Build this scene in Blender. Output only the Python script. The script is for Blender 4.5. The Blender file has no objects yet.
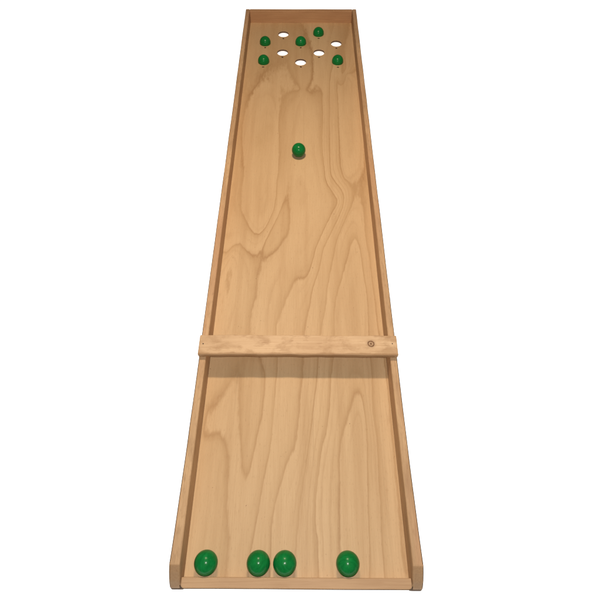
import bpy, bmesh, math, random
import numpy as np
from mathutils import Vector, Matrix, noise as mnoise

random.seed(7)
sc = bpy.context.scene
COL = sc.collection

# ------------------------------------------------------------------ sizes (metres, z = 0 is the playing surface)
HW, T, H = 0.2293, 0.0165, 0.0478          # half outer width, rail thickness, rail height above the panel
LEN = 2.0
IN = HW - T                                # inner half width
GZ = -0.0205                               # the added ground the board lies on
BAR_Y0, BAR_Y1, BAR_T = 0.4145, 0.4655, 0.0140
LIP_Y = -0.0186
HOLE_R, BALL_R = 0.0214, 0.0221
CAM = (0.00851, -0.03062, 1.00801)
PITCH, YAW, ROLL, FPX = 1.01082, -0.00774, -0.00269, 455.0

# ------------------------------------------------------------------ helpers
def link(o, parent=None):
    COL.objects.link(o)
    if parent: o.parent = parent
    return o

def mesh_obj(name, bm, mat, parent=None, loc=(0, 0, 0), smooth=False):
    me = bpy.data.meshes.new(name)
    bm.normal_update(); bm.to_mesh(me); bm.free()
    if mat: me.materials.append(mat)
    if smooth:
        me.polygons.foreach_set('use_smooth', [True]*len(me.polygons))
    o = bpy.data.objects.new(name, me); o.location = loc
    return link(o, parent)

def tag(o, label=None, cat=None, group=None, kind=None):
    if label: o['label'] = label
    if cat: o['category'] = cat
    if group: o['group'] = group
    if kind: o['kind'] = kind
    return o

def prism_x(profile, x0, x1):
    """closed (y, z) profile swept along x"""
    bm = bmesh.new()
    a = [bm.verts.new((x0, y, z)) for y, z in profile]
    b = [bm.verts.new((x1, y, z)) for y, z in profile]
    n = len(profile)
    bm.faces.new(a); bm.faces.new(b[::-1])
    for i in range(n):
        bm.faces.new((a[i], b[i], b[(i+1) % n], a[(i+1) % n]))
    bmesh.ops.recalc_face_normals(bm, faces=bm.faces)
    return bm

def box(x0, x1, y0, y1, z0, z1):
    return prism_x([(y0, z0), (y1, z0), (y1, z1), (y0, z1)], x0, x1)

def bevel(bm, w, seg=3, edges=None):
    bmesh.ops.bevel(bm, geom=list(edges or bm.edges), offset=w, offset_type='OFFSET', segments=seg,
                    profile=0.5, affect='EDGES', clamp_overlap=True)
    return bm

def worn(bm, cuts_len, amp, freq, axis):
    """cut a bar along its length and let its edges wander a little, as planed and sanded timber does"""
    lo = min(v.co[axis] for v in bm.verts); hi = max(v.co[axis] for v in bm.verts)
    n = max(2, int((hi-lo)/cuts_len))
    nrm = Vector((0, 0, 0)); nrm[axis] = 1
    for i in range(1, n):
        co = Vector((0, 0, 0)); co[axis] = lo+(hi-lo)*i/n
        bmesh.ops.bisect_plane(bm, geom=bm.verts[:]+bm.edges[:]+bm.faces[:], plane_co=co, plane_no=nrm)
    for v in bm.verts:
        p = v.co*freq
        d = Vector((mnoise.noise(p), mnoise.noise(p+Vector((31, 7, 3))), mnoise.noise(p+Vector((3, 17, 41)))))
        d[axis] = 0
        v.co += d*amp
    return bm

# ------------------------------------------------------------------ node helpers
class NT:
    def __init__(s, name):
        s.mat = bpy.data.materials.new(name); s.mat.use_nodes = True
        s.t = s.mat.node_tree; s.n = s.t.nodes
        s.bsdf = s.n['Principled BSDF']
    def put(s, sock, v):
        if isinstance(v, bpy.types.NodeSocket): s.t.links.new(v, sock)
        else: sock.default_value = v
    def node(s, typ, ins=None, **kw):
        nd = s.n.new(typ)
        for k, v in kw.items(): setattr(nd, k, v)
        for k, v in (ins or {}).items(): s.put(nd.inputs[k], v)
        return nd
    def math(s, op, a, b=0.0, c=0.0, clamp=False):
        nd = s.node('ShaderNodeMath', {0: a, 1: b, 2: c}, operation=op, use_clamp=clamp)
        return nd.outputs[0]
    def coords(s, scale=(1, 1, 1), loc=(0, 0, 0)):
        tc = s.n.new('ShaderNodeTexCoord')
        m = s.node('ShaderNodeMapping', {'Vector': tc.outputs['Object'], 'Scale': scale, 'Location': loc})
        return m.outputs[0]
    def noise(s, vec, scale=1.0, detail=3.0, rough=0.5, dist=0.0):
        nd = s.node('ShaderNodeTexNoise', {'Vector': vec, 'Scale': scale, 'Detail': detail, 'Roughness': rough, 'Distortion': dist})
        return nd.outputs[0]
    def ramp(s, fac, stops, interp='LINEAR'):
        nd = s.node('ShaderNodeValToRGB', {0: fac}); r = nd.color_ramp; r.interpolation = interp
        while len(r.elements) < len(stops): r.elements.new(0.5)
        for e, (p, c) in zip(r.elements, stops):
            e.position = p; e.color = (c, c, c, 1) if not isinstance(c, tuple) else (*c, 1)
        return nd.outputs[0]
    def mix(s, fac, a, b, mode='MIX'):
        nd = s.n.new('ShaderNodeMix'); nd.data_type = 'RGBA'; nd.blend_type = mode
        s.put(nd.inputs[0], fac)
        for k, v in ((6, a), (7, b)):
            s.put(nd.inputs[k], (*v, 1) if isinstance(v, tuple) else v)
        return nd.outputs[2]
    def bump(s, h, strength, dist=0.001):
        nd = s.node('ShaderNodeBump', {'Height': h, 'Strength': strength, 'Distance': dist})
        s.t.links.new(nd.outputs[0], s.bsdf.inputs['Normal'])

# ------------------------------------------------------------------ materials
WOOD_A = (0.612, 0.426, 0.240)      # pale early wood of the veneer
WOOD_B = (0.490, 0.318, 0.160)
WOOD_C = (0.330, 0.178, 0.075)      # thin dark growth line

def panel_material():
    m = NT('veneer')
    at = m.node('ShaderNodeAttribute', attribute_name='grain').outputs['Fac']
    wob = m.noise(m.coords((26, 7, 1)), 1.0, 4, .55)
    wob2 = m.noise(m.coords((120, 34, 1), (5, 1, 0)), 1.0, 3, .6)
    v = m.math('ADD', at, m.math('MULTIPLY', m.math('SUBTRACT', wob, .5), .22))
    v = m.math('ADD', v, m.math('MULTIPLY', m.math('SUBTRACT', wob2, .5), .13))
    fr = m.math('FRACT', m.math('ADD', v, 0.06))
    # each growth ring: pale after the line, slowly deepening, then the thin dark line
    body = m.ramp(fr, [(0.0, .55), (0.05, .0), (0.45, .10), (0.80, .34), (0.93, .60), (0.97, .62), (1.0, .55)])
    line = m.ramp(fr, [(0.0, .75), (0.03, .2), (0.06, 0.0), (0.88, 0.0), (0.955, .45), (0.985, 1.0), (1.0, .70)])
    fade = m.ramp(m.noise(m.coords((9, 3.2, 1), (2, 9, 0)), 1.0, 2, .5), [(0.30, .10), (0.68, .95)])
    # weaker lines between the strong ones
    fr2 = m.math('FRACT', m.math('MULTIPLY', v, 2.63))
    line2 = m.ramp(fr2, [(0.0, .5), (0.08, 0.0), (0.62, 0.0), (0.95, .8), (1.0, .5)])
    fade2 = m.ramp(m.noise(m.coords((11, 2.2, 1), (8, 3, 0)), 1.0, 2, .5), [(0.40, 0.0), (0.68, .60)])
    col = m.mix(m.math("MULTIPLY", body, 1.1), WOOD_A, WOOD_B)
    col = m.mix(m.math('MULTIPLY', m.math('MULTIPLY', line, fade), .88), col, WOOD_C)
    col = m.mix(m.math('MULTIPLY', m.math('MULTIPLY', line2, fade2), .55), col, WOOD_C)
    band = m.noise(m.coords((34, 1.3, 1), (11, 4, 0)), 1.0, 2, .5)
    col = m.mix(m.ramp(band, [(0.48, 0.0), (0.70, .34)]), col, (0.420, 0.250, 0.118))
    # broad stain, fibre streaks, pores
    blot = m.ramp(m.noise(m.coords((6, 2.4, 1), (4, 4, 0)), 1.0, 3, .55), [(0.30, 0.0), (0.75, 1.0)])
    col = m.mix(m.math('MULTIPLY', blot, .30), col, (0.520, 0.318, 0.155))
    fib = m.noise(m.coords((420, 14, 1)), 1.0, 3, .65)
    col = m.mix(m.ramp(fib, [(0.35, .16), (0.65, 0.0)]), col, (0.36, 0.20, 0.09))
    pore = m.noise(m.coords((700, 90, 1), (1, 6, 0)), 1.0, 2, .6)
    col = m.mix(m.ramp(pore, [(0.28, .38), (0.38, 0.0)]), col, (0.28, 0.15, 0.07))
    # silky patches where the knife tore the veneer
    tear = m.noise(m.coords((46, 15, 1), (7, 2, 0)), 1.0, 4, .7, .6)
    col = m.mix(m.ramp(tear, [(0.61, 0.0), (0.71, .16)]), col, (0.40, 0.225, 0.105))
    spk = m.noise(m.coords((150, 110, 1), (3, 8, 0)), 1.0, 1, .5)
    col = m.mix(m.ramp(spk, [(0.785, 0.0), (0.80, .6)]), col, (0.20, 0.10, 0.045))
    trk = m.noise(m.coords((190, 1.7, 1), (6, 1, 0)), 1.0, 2, .5)
    col = m.mix(m.ramp(trk, [(0.66, 0.0), (0.74, .22)]), col, (0.36, 0.225, 0.115))
    m.put(m.bsdf.inputs['Base Color'], col)
    m.put(m.bsdf.inputs['Roughness'], m.ramp(fib, [(0.2, .62), (0.8, .50)]))
    m.put(m.bsdf.inputs['Specular IOR Level'], .30)
    m.bump(m.math('ADD', m.math('MULTIPLY', fib, .6), m.math('MULTIPLY', pore, .4)), .18, .0006)
    return m.mat

def solid_wood(name, a, b, dark, along='y', ring=46, seed=(0, 0, 0), blotch=.35, rough=.6, mott=0.0):
    """sawn timber: long streaks along one axis, growth lines across it"""
    m = NT(name)
    k = {'y': 1, 'x': 0, 'z': 2}[along]
    def sc3(across, al):
        s = [across]*3; s[k] = al
        return tuple(s)
    n1 = m.noise(m.coords(sc3(ring, ring*.035), seed), 1.0, 3, .5)
    fr = m.math('FRACT', m.math('MULTIPLY', n1, 6.5))
    ring_f = m.ramp(fr, [(0.0, .3), (0.1, 0.0), (0.6, .25), (0.93, 1.0), (1.0, .3)])
    fib = m.noise(m.coords(sc3(520, 11), seed), 1.0, 3, .65)
    bl = m.noise(m.coords(sc3(20, 5.5), (seed[0]+3, seed[1]+1, seed[2])), 1.0, 3, .55)
    col = m.mix(m.math('MULTIPLY', ring_f, .55), a, b)
    col = m.mix(m.ramp(bl, [(0.38, 0.0), (0.70, blotch)]), col, dark)
    col = m.mix(m.ramp(fib, [(0.32, .34), (0.58, 0.0)]), col, dark)
    if mott:                                              # handling marks and planer chatter
        mt = m.noise(m.coords(sc3(150, 42), (5, 5, 5)), 1.0, 4, .7)
        col = m.mix(m.ramp(mt, [(0.50, 0.0), (0.66, mott)]), col, dark)
        pk = m.noise(m.coords(sc3(30, 3.2), (1, 9, 4)), 1.0, 2, .5)
        col = m.mix(m.ramp(pk, [(0.50, 0.0), (0.72, .5)]), col, (0.56, 0.315, 0.18))
    m.put(m.bsdf.inputs['Roughness'], rough)
    m.put(m.bsdf.inputs['Specular IOR Level'], .3)
    m.bump(fib, .22, .0006)
    m.col = col
    m.put(m.bsdf.inputs['Base Color'], col)
    return m

rail_m = solid_wood('rail_timber', (0.590, 0.390, 0.215), (0.470, 0.285, 0.145), (0.310, 0.180, 0.095), 'y', 60, (0, 2, 5), .62, mott=.45)
outer_shade_m = solid_wood('outside_painted_shade', (0.125, 0.074, 0.040), (0.10, 0.058, 0.030), (0.07, 0.038, 0.020), 'y', 60, (2, 8, 5), .45)  # dark brown: shade painted into the outer, under and front faces
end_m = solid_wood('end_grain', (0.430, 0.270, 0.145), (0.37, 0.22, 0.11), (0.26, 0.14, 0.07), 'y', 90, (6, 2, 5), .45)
outer_shade_m.bsdf.inputs['Specular IOR Level'].default_value = .05
wall_m = solid_wood('end_timber', (0.540, 0.315, 0.165), (0.45, 0.245, 0.12), (0.33, 0.165, 0.08), 'x', 60, (3, 0, 1), .4)
lip_m = solid_wood('lip_timber', (0.540, 0.350, 0.200), (0.450, 0.275, 0.145), (0.33, 0.185, 0.095), 'x', 70, (9, 4, 1), .35)

def bar_material():
    """pine bar with one knot and brown smudges along its edges"""
    m = solid_wood('bar_pine', (0.670, 0.470, 0.285), (0.575, 0.380, 0.215), (0.42, 0.250, 0.130), 'x', 42, (1, 7, 2), .40)
    tc = m.n.new('ShaderNodeTexCoord')
    sub = m.node('ShaderNodeVectorMath', {0: tc.outputs['Object'], 1: (0.1690, 0.0023, 0.0)}, operation='SUBTRACT').outputs[0]
    mp = m.node('ShaderNodeMapping', {'Vector': sub, 'Scale': (1.0, 1.0, 0.0)}).outputs[0]
    r = m.node('ShaderNodeVectorMath', {0: mp}, operation='LENGTH').outputs['Value']
    r = m.math('ADD', r, m.math('MULTIPLY', m.math('SUBTRACT', m.noise(m.coords((150, 150, 40)), 1.0, 3, .6), .5), .0042))
    knot = m.ramp(m.math('MULTIPLY', r, 60.0), [(0.0, 1.0), (0.12, .90), (0.19, .35), (0.27, .35), (0.35, 1.0), (0.44, .95), (0.52, .30), (0.66, .12), (0.85, 0.0)])
    col = m.mix(knot, m.col, (0.150, 0.066, 0.028))
    # smudges: dark stains that gather in patches across the bar
    sm = m.noise(m.coords((21, 34, 10), (4, 1, 0)), 1.0, 4, .6, .4)
    col = m.mix(m.ramp(sm, [(0.47, 0.0), (0.60, .55)]), col, (0.400, 0.238, 0.122))
    gl = m.noise(m.coords((30, 120, 90), (14, 1, 0)), 1.0, 3, .6)
    col = m.mix(m.ramp(gl, [(0.60, 0.0), (0.70, .50)]), col, (0.36, 0.20, 0.10))
    # darker brown along the front edge, wandering in and out
    oy = m.node('ShaderNodeSeparateXYZ', {0: tc.outputs['Object']}).outputs[1]
    wv = m.noise(m.coords((24, 3, 3), (2, 2, 2)), 1.0, 4, .6)
    edge = m.math('SUBTRACT', m.math('ADD', -.0205, m.math('MULTIPLY', m.math('SUBTRACT', wv, .5), .012)), oy)
    col = m.mix(m.ramp(m.math('MULTIPLY', edge, 300.0), [(0.0, 0.0), (1.0, .70)]), col, (0.30, 0.165, 0.075))
    m.put(m.bsdf.inputs['Base Color'], col)
    return m.mat
bar_mat = bar_material()

def paint_ball():
    m = NT('green_lacquer')
    g = m.noise(m.coords((60, 60, 240)), 1.0, 3, .6)
    col = m.mix(m.ramp(g, [(0.38, .0), (0.66, 1.0)]), (0.0030, 0.145, 0.030), (0.006, 0.200, 0.044))
    rnd = m.n.new('ShaderNodeObjectInfo').outputs['Random']
    col = m.mix(m.math('MULTIPLY', rnd, .30), col, (0.010, 0.105, 0.016))
    scf = m.noise(m.coords((130, 130, 700), (8, 2, 1)), 1.0, 3, .7)
    col = m.mix(m.ramp(scf, [(0.64, 0.0), (0.72, .25)]), col, (0.035, 0.240, 0.070))
    spk = m.noise(m.coords((420, 420, 420), (3, 3, 3)), 1.0, 2, .6)
    col = m.mix(m.ramp(spk, [(0.66, 0.0), (0.72, .30)]), col, (0.05, 0.24, 0.07))
    m.put(m.bsdf.inputs['Base Color'], col)
    m.put(m.bsdf.inputs['Roughness'], m.ramp(scf, [(0.4, .19), (0.75, .34)]))
    m.put(m.bsdf.inputs['Specular IOR Level'], .17)
    m.bump(g, .10, .0008)
    return m.mat
ball_mat = paint_ball()

def simple(name, c, rough, metal=0.0):
    m = NT(name)
    n = m.noise(m.coords((900, 900, 900)), 1.0, 2, .6)
    m.put(m.bsdf.inputs['Base Color'], m.mix(m.ramp(n, [(0.3, 0.0), (0.7, 1.0)]), tuple(x*.75 for x in c), tuple(min(1, x*1.2) for x in c)))
    m.put(m.bsdf.inputs['Roughness'], rough); m.put(m.bsdf.inputs['Metallic'], metal)
    return m.mat
hole_shade_mat = simple('hole_painted_shade', (0.085, 0.045, 0.025), .8)  # shade inside the holes, painted onto their walls as dark brown
nail_mat = simple('dark_steel', (0.075, 0.055, 0.045), .5, .6)
ink_mat = simple('burnt_mark', (0.050, 0.016, 0.008), .8)

# added white ground that glows by itself, keeping holes and surroundings white
tm = NT('glowing_white_ground')
gn = tm.noise(tm.coords((3, 3, 3)), 1.0, 2, .5)
tm.put(tm.bsdf.inputs['Base Color'], tm.mix(gn, (0.80, 0.80, 0.80), (0.84, 0.84, 0.84)))
tm.put(tm.bsdf.inputs['Roughness'], .6)
tm.put(tm.bsdf.inputs['Emission Color'], (1, 1, 1, 1))
tm.put(tm.bsdf.inputs['Emission Strength'], 0.95)

# ------------------------------------------------------------------ the added glowing ground it lies on
bm = bmesh.new()
S = 9.0
q = [bm.verts.new((x, y+1, 0)) for x, y in ((-S, -S), (S, -S), (S, S), (-S, S))]
bm.faces.new(q)
tag(mesh_obj('ground', bm, tm.mat, None, (0, 0, GZ)), kind='structure')

# ------------------------------------------------------------------ camera model, used to place the veneer's figure on the panel
cp, sp = math.cos(PITCH), math.sin(PITCH)
F = np.array([math.sin(YAW)*cp, math.cos(YAW)*cp, -sp])
R0 = np.array([math.cos(YAW), -math.sin(YAW), 0.0]); U0 = np.cross(R0, F)
RR = R0*math.cos(ROLL)+U0*math.sin(ROLL); UU = -R0*math.sin(ROLL)+U0*math.cos(ROLL)
def on_panel(u, v):
    d = F+RR*(u-300)/FPX-UU*(v-300)/FPX
    t = -CAM[2]/d[2]
    return CAM[0]+d[0]*t, CAM[1]+d[1]*t

# growth lines of the veneer: (level, points); points measured on the panel
LINES = [
 (4, [(281, 75), (279, 90), (277.7, 125), (278.5, 155), (276.2, 187), (273.7, 210), (266, 227), (258.7, 235), (251, 230), (245.5, 217), (242.5, 208), (243, 190), (246, 160)]),
 (3.25, [(303, 80), (303, 165)]),
 (3, [(287, 182), (283.7, 200), (277.5, 215), (270, 230), (262.5, 245), (255, 252), (247.5, 250), (240, 242), (233.7, 245), (227.5, 252)]),
 (3, [(302, 178), (296, 188), (291, 200), (290, 215), (290, 228), (287, 240), (278, 250), (268, 257), (261, 270), (257.8, 287), (257.8, 301), (253, 312), (251.4, 332)]),
 (2.6, [(285, 215), (279, 230), (268, 246)]), (3.5, [(238, 40), (232, 110), (226, 180), (222, 225)]),
 (2.45, [(204, 560), (210, 500), (214, 455)]),
 (4, [(304, 281), (296, 283), (291.7, 290), (287, 301), (283.5, 312), (279, 322), (277, 332), (278.3, 352), (278.3, 370), (276, 390), (274, 413), (272, 441), (267.5, 467), (262, 491), (260, 507), (257.5, 525), (252.5, 550)]),
 (2, [(232, 257), (226.7, 272), (224, 283), (225.7, 303), (221, 318), (219, 331)]),
 (4, [(304, 281), (310, 274), (313.6, 262), (316, 250), (322.5, 235), (328.7, 222), (335, 210), (340, 202), (336, 195), (326, 180), (325, 165), (323, 150), (323.5, 130), (323, 90)]),
 (5, [(330, 95), (330, 125), (330, 150), (331, 175), (338, 185), (345, 194), (343, 206), (338, 220), (330, 236), (323, 250), (320, 268), (313, 288), (311, 304), (307, 320), (305, 334), (305, 360), (305, 378)]),
 (6, [(352, 205), (345, 222), (337, 240), (333.6, 262), (328, 290), (327, 310), (323, 324), (322, 334)]),
 (7, [(334.4, 334), (334.4, 310), (337, 296), (343, 280), (348, 260), (351, 250), (356, 239), (360.5, 250), (362.4, 270), (365.6, 286), (367.6, 306), (368, 334)]),
 (6, [(364, 240), (368, 256), (371, 280), (374, 300), (377, 330)]),
 (6, [(337, 70), (338.5, 100), (340, 138), (341.7, 165), (344, 177), (350, 181), (357, 177), (362, 165), (363, 150), (360, 110), (357, 85), (355, 70)]),
 (6.5, [(347, 75), (348, 110), (350, 150)]),
 (8.55, [(357, 560), (357, 500), (357, 450), (358, 420)]),
 (7.5, [(350, 368), (357, 366), (364, 372)]),
 (7.6, [(353, 326), (354, 300), (355, 270)]),
 (2.6, [(252, 385), (250, 420), (247, 455)]),
 (3, [(237, 379), (237, 413), (239, 435), (240.4, 474), (243.7, 485), (250, 472), (255.6, 450), (262, 424), (265.3, 396), (266.4, 376)]),
 (5, [(303, 385), (301, 398), (299.7, 424), (298, 446), (292, 457), (287, 467), (281.6, 485), (278, 500), (272, 525), (273, 550)]),
 (3, [(207, 422), (211, 429), (220, 433), (227.4, 438), (229.6, 457), (229.8, 500), (230, 540), (230, 575)]),
 (7, [(335, 352), (332, 376), (330, 413), (328, 433), (321.4, 450), (319, 472), (317, 500), (316, 525), (320, 547)]),
 (8, [(341, 560), (341, 500), (341, 446), (345, 428), (352, 413), (355, 402), (359, 392), (362.5, 400), (364.5, 412), (366, 435), (367, 461), (367, 500), (369, 560)]),
 (7, [(371, 379), (372, 413), (376.7, 444), (379, 500), (382, 560)]),
 (6, [(385, 370), (387, 402), (391, 446), (394, 478), (397, 520), (401, 565)]),
 (4.8, [(256, 146), (257, 135), (265, 129), (274, 127), (270, 133), (262, 142)]),
 (4, [(258, 88), (268, 82), (277, 86), (286, 80), (292, 86), (306, 90), (318, 86)]),
 (5, [(334, 66), (336, 74), (342, 77), (347, 70)]),
]
def grain_field(X, Y):
    KY = 0.28                                             # the figure is drawn out along the panel
    P, L = [], []
    for lev, pts in LINES:
        w = [on_panel(u, v) for u, v in pts]
        for (a, b) in zip(w[:-1], w[1:]):                 # resample about every 12 mm (in the squeezed space)
            d = math.hypot(a[0]-b[0], (a[1]-b[1])*KY)
            for k in range(max(1, int(d/.008))):
                t = k/max(1, int(d/.008))
                P.append((a[0]+(b[0]-a[0])*t, (a[1]+(b[1]-a[1])*t)*KY)); L.append(lev)
        P.append((w[-1][0], w[-1][1]*KY)); L.append(lev)
    P = np.array(P); L = np.array(L, float)
    phi = lambda a, b: -np.sqrt(((a[:, None, :]-b[None, :, :])**2).sum(-1)+.004**2)
    n = len(P)
    m0 = L.mean()
    A = phi(P, P)+np.eye(n)*.0040
    A = np.block([[A, np.ones((n, 1))], [np.ones((1, n)), np.zeros((1, 1))]])
    s = np.linalg.solve(A, np.concatenate([L-m0, [0]]))
    Q = np.stack([X, Y*KY], 1); out = np.empty(len(Q))
    for i in range(0, len(Q), 4000):
        out[i:i+4000] = phi(Q[i:i+4000], P) @ s[:n]+s[n]+m0
    return out

# ------------------------------------------------------------------ the board
board = bpy.data.objects.new('game_board', None); link(board)
board.location = (0, 0, GZ)
tag(board, 'long bare plywood ball-rolling board with raised rails, ten holes and a nailed crossbar', 'game board')
OFF = (0, 0, -GZ)                                         # children are modelled with z = 0 on the playing surface

COLS3, COLS2 = (-0.1435, 0.0, 0.1435), (-0.0718, 0.0726)
HOLES = [(x, 1.6940) for x in COLS3]+[(x, 1.7607) for x in COLS2]+[(x, 1.8265) for x in COLS3]+[(x, 1.8965) for x in COLS2]

def build_panel():
    x0, x1, y0, y1, th = -IN+.0002, IN-.0002, LIP_Y+.0002, LEN-.0152, .0068
    nx, ny = 86, 402
    xs = np.linspace(x0, x1, nx+1); ys = np.linspace(y0, y1, ny+1)
    dx, dy = xs[1]-xs[0], ys[1]-ys[0]
    bm = bmesh.new()
    g = [[bm.verts.new((x, y, 0)) for x in xs] for y in ys]
    cut = set(); rings = []
    half = 6
    for hx, hy in HOLES:
        ci = round((hx-x0)/dx); cj = round((hy-y0)/dy)
        i0, i1, j0, j1 = ci-half, ci+half, cj-half, cj+half
        for j in range(j0, j1):
            for i in range(i0, i1): cut.add((j, i))
        per = [g[j0][i] for i in range(i0, i1)]+[g[j][i1] for j in range(j0, j1)] + \
              [g[j1][i] for i in range(i1, i0, -1)]+[g[j][i0] for j in range(j1, j0, -1)]
        rings.append((hx, hy, per))
    for j in range(ny):
        for i in range(nx):
            if (j, i) not in cut: bm.faces.new((g[j][i], g[j][i+1], g[j+1][i+1], g[j+1][i]))
    for hx, hy, per in rings:
        prev = per
        ang = [math.atan2(v.co.y-hy, v.co.x-hx) for v in per]
        n = len(per)
        for r, z in ((HOLE_R+.0012, 0), (HOLE_R+.0003, -.0003), (HOLE_R, -.0012), (HOLE_R, -th)):
            cur = [bm.verts.new((hx+r*math.cos(a), hy+r*math.sin(a), z)) for a in ang]
            for k in range(n):
                bm.faces.new((prev[k], prev[(k+1) % n], cur[(k+1) % n], cur[k]))
            prev = cur
    # leave no loose grid vertices inside the cuts
    bmesh.ops.delete(bm, geom=[v for v in bm.verts if not v.link_faces], context='VERTS')
    # outer edge faces and the underside with the same holes
    outer = [g[0][i] for i in range(nx)]+[g[j][nx] for j in range(ny)]+[g[ny][i] for i in range(nx, 0, -1)]+[g[j][0] for j in range(ny, 0, -1)]
    low = [bm.verts.new((v.co.x, v.co.y, -th)) for v in outer]
    n = len(outer)
    for k in range(n):
        bm.faces.new((outer[(k+1) % n], outer[k], low[k], low[(k+1) % n]))
    edges = [e for e in bm.edges if len(e.link_faces) == 1]
    bmesh.ops.triangle_fill(bm, use_beauty=True, use_dissolve=False, edges=edges)
    bmesh.ops.recalc_face_normals(bm, faces=bm.faces)
    for f in bm.faces:                                    # the hole walls take the painted shade colour
        c = f.calc_center_median()
        if f.normal.z < .9 and c.z < -.0001 and any(math.hypot(c.x-hx, c.y-hy) < HOLE_R+.001 for hx, hy in HOLES): f.material_index = 1
    o = mesh_obj('panel', bm, panel_material(), board, OFF)
    me = o.data
    me.materials.append(hole_shade_mat)
    co = np.empty(len(me.vertices)*3); me.vertices.foreach_get('co', co); co = co.reshape(-1, 3)
    a = me.attributes.new('grain', 'FLOAT', 'POINT')
    a.data.foreach_set('value', grain_field(co[:, 0], co[:, 1]).astype(np.float32))
    return o
build_panel()

def side_rail(s):
    prof = [(0.0, H), (-0.0120, 0.0400), (-0.0250, 0.0290), (-0.0360, 0.0150), (-0.0388, 0.0040), (-0.0388, GZ+.0004), (LEN, GZ+.0004), (LEN, H)]
    xa, xb = (-HW, -IN) if s < 0 else (IN, HW)
    bm = prism_x(prof, xa, xb)
    sharp = [e for e in bm.edges if len(e.link_faces) == 2 and e.calc_face_angle() > .2]
    bevel(bm, .0032, 4, sharp)
    bmesh.ops.bisect_plane(bm, geom=bm.verts[:]+bm.edges[:]+bm.faces[:], plane_co=(0, -.0315, 0), plane_no=(0, 1, 0))
    worn(bm, .022, .0006, 12.0+s*.7, 1)
    for v in bm.verts:                                    # the rails thicken a little towards the player
        if abs(v.co.x) > HW-T*.6:
            k = min(1, max(0, (.36-v.co.y)/.39)); v.co.x += s*.0042*k*k
    bm.normal_update()
    for f in bm.faces:
        c = f.calc_center_median()
        if f.normal.x*s > .55 or f.normal.z < -.5 or (c.y < -.036 and c.z < .002) or (f.normal.x*s < -.3 and c.y < -.0315): f.material_index = 1  # painted shade: outside, underside and the inner front corner
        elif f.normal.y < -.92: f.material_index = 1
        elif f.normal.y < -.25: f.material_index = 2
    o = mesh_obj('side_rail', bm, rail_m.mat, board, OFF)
    o.data.materials.append(outer_shade_m.mat); o.data.materials.append(end_m.mat)
    return o
side_rail(-1); side_rail(1)

bm = bevel(box(-IN+.0004, IN-.0004, LEN-.0150, LEN-.0004, GZ+.0006, H-.0004), .0014, 2)
mesh_obj('end_wall', worn(bm, .04, .0004, 11, 0), wall_m.mat, board, OFF)

bm = box(-IN+.0012, IN-.0008, -.0374, LIP_Y, GZ+.0006, .0270)
corner = [e for e in bm.edges if abs(e.verts[0].co.z-e.verts[1].co.z) > .01 and e.verts[0].co.y < -.03]
bevel(bm, .0070, 5, corner)
bevel(bm, .0022, 3, [e for e in bm.edges if len(e.link_faces) == 2 and e.calc_face_angle() > .7])
worn(bm, .03, .0005, 12, 0); bm.normal_update()
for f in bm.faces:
    if f.normal.y < -.5 or f.normal.z < -.5: f.material_index = 1  # painted shade on the lip's front and underside
mesh_obj('front_lip', bm, lip_m.mat, board, OFF).data.materials.append(outer_shade_m.mat)

# crossbar, lying on both rails and nailed down
bm = bevel(box(-HW-.0004, HW+.0004, BAR_Y0-.441, BAR_Y1-.441, 0, BAR_T), .0030, 4)
worn(bm, .010, .0014, 30, 0)
bar = mesh_obj('crossbar', bm, bar_mat, board, (0, .441, H+.0011-GZ))
for x, y in ((-.2195, .0006), (.2179, .0025)):
    bm = bmesh.new()
    bmesh.ops.create_cone(bm, cap_ends=True, segments=16, radius1=.0015, radius2=.0012, depth=.0012)
    mesh_obj('nail', bm, nail_mat, bar, (x, y, BAR_T+.0004))

# burnt dots below the holes
random.seed(3)
for (hx, hy), ddy in zip(HOLES, [.0340, .0330, .0350, .0340, .0345, .0315, .0320, .0350, .0345, .0325]):
    bm = bmesh.new()
    n = 14; ph = random.random()*6
    rr = [(.0031+random.random()*.0009)*(1+.18*math.sin(2*2*math.pi*k/n+ph)) for k in range(n)]
    ring = [[bm.verts.new((rr[k]*1.2*f*math.cos(2*math.pi*k/n), rr[k]*f*math.sin(2*math.pi*k/n), z)) for k in range(n)]
            for f, z in ((1, 0), (.85, .00025))]
    for k in range(n):
        bm.faces.new((ring[0][k], ring[0][(k+1) % n], ring[1][(k+1) % n], ring[1][k]))
    bm.faces.new(ring[1])
    mesh_obj('score_dot', bm, ink_mat, board, (hx+random.uniform(-.001, .001), hy-ddy, .0001-GZ))

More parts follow.
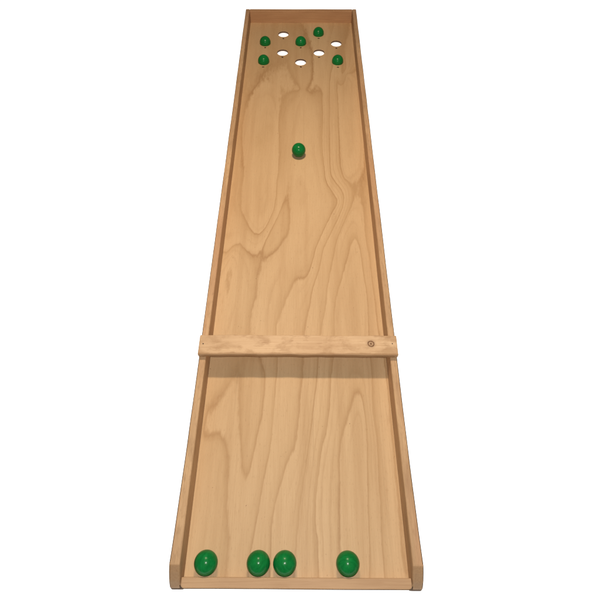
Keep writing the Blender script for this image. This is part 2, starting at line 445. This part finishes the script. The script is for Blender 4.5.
# ------------------------------------------------------------------ the balls
def ball_mesh():
    bm = bmesh.new()
    bmesh.ops.create_uvsphere(bm, u_segments=64, v_segments=40, radius=BALL_R)
    me = bpy.data.meshes.new('green_ball'); bm.to_mesh(me); bm.free()
    me.materials.append(ball_mat)
    me.polygons.foreach_set('use_smooth', [True]*len(me.polygons))
    return me
BM = ball_mesh()
ZH = math.sqrt(BALL_R**2-(HOLE_R+.0003)**2)+.0002
ON = BALL_R+.0002
LB = LIP_Y+BALL_R+.0006
BALLS = [
 (-.1697, LB, ON, 'shiny green ball at the front lip, alone in the corner by the left rail'),
 (-.0712, LB, ON, 'shiny green ball at the front lip, left one of the close pair'),
 (-.0216, LB, ON, 'shiny green ball at the front lip, right one of the close pair'),
 (.0966, LB, ON, 'shiny green ball at the front lip, alone on the right side of the board'),
 (-.0036, 1.158, ON, 'green ball lying alone in the open middle of the board, beyond the crossbar'),
 (HOLES[0][0], HOLES[0][1], ZH, 'green ball sunk in the hole of the front row beside the left rail'),
 (HOLES[2][0], HOLES[2][1], ZH, 'green ball sunk in the hole of the front row beside the right rail'),
 (HOLES[5][0], HOLES[5][1], ZH, 'green ball sunk in a third row hole beside the left rail'),
 (HOLES[6][0], HOLES[6][1], ZH, 'green ball sunk in the middle hole of the third row'),
 (HOLES[9][0], HOLES[9][1], ZH, 'green ball sunk in the rearmost row, nearest to the end wall'),
]
for i, (x, y, z, lab) in enumerate(BALLS):
    o = bpy.data.objects.new('green_ball', BM); link(o)
    o.location = (x, y, z)
    o.rotation_euler = (random.uniform(-.9, .9), random.uniform(-.9, .9), random.uniform(0, 6.28))
    tag(o, lab, 'ball', 'green balls of the game')

# ------------------------------------------------------------------ lamps
def area(name, loc, target, energy, color, sx, sy=None, shape='DISK'):
    l = bpy.data.lights.new(name, 'AREA'); l.energy = energy; l.color = color; l.shape = shape; l.size = sx
    if sy: l.size_y = sy
    o = bpy.data.objects.new(name, l); link(o); o.location = loc
    o.rotation_euler = (Vector(target)-Vector(loc)).to_track_quat('-Z', 'Y').to_euler()
    return o
# warm ceiling lamp above the middle of the board
area('ceiling_lamp', (-0.03, 1.07, 1.36), (-0.03, 1.07, 0), 16.0, (1.0, 0.80, 0.60), .20, .09, 'RECTANGLE')
# the flash beside the camera lens
fl = bpy.data.lights.new('camera_flash', 'POINT'); fl.energy = 29.5; fl.shadow_soft_size = .012; fl.color = (1.0, .97, .92)
fo = bpy.data.objects.new('camera_flash', fl); link(fo); fo.location = (CAM[0]+.004, CAM[1]+.004, CAM[2]+.030)

w = bpy.data.worlds.new('World'); sc.world = w; w.use_nodes = True
bg = w.node_tree.nodes['Background']; bg.inputs[0].default_value = (1.0, .95, .88, 1); bg.inputs[1].default_value = .10

# ------------------------------------------------------------------ camera
cd = bpy.data.cameras.new('camera'); cam = bpy.data.objects.new('camera', cd); link(cam)
cd.sensor_fit = 'HORIZONTAL'; cd.sensor_width = 36.0; cd.lens = 36.0*FPX/600.0
cd.clip_start = .02; cd.clip_end = 100
M = Matrix([[RR[0], UU[0], -F[0], CAM[0]], [RR[1], UU[1], -F[1], CAM[1]], [RR[2], UU[2], -F[2], CAM[2]], [0, 0, 0, 1]])
cam.matrix_world = M
sc.camera = cam
vs = sc.view_settings
sc.display_settings.display_device = 'sRGB'
vs.view_transform = 'Standard'; vs.look = 'None'; vs.exposure = 0; vs.gamma = 1; vs.use_curve_mapping = False
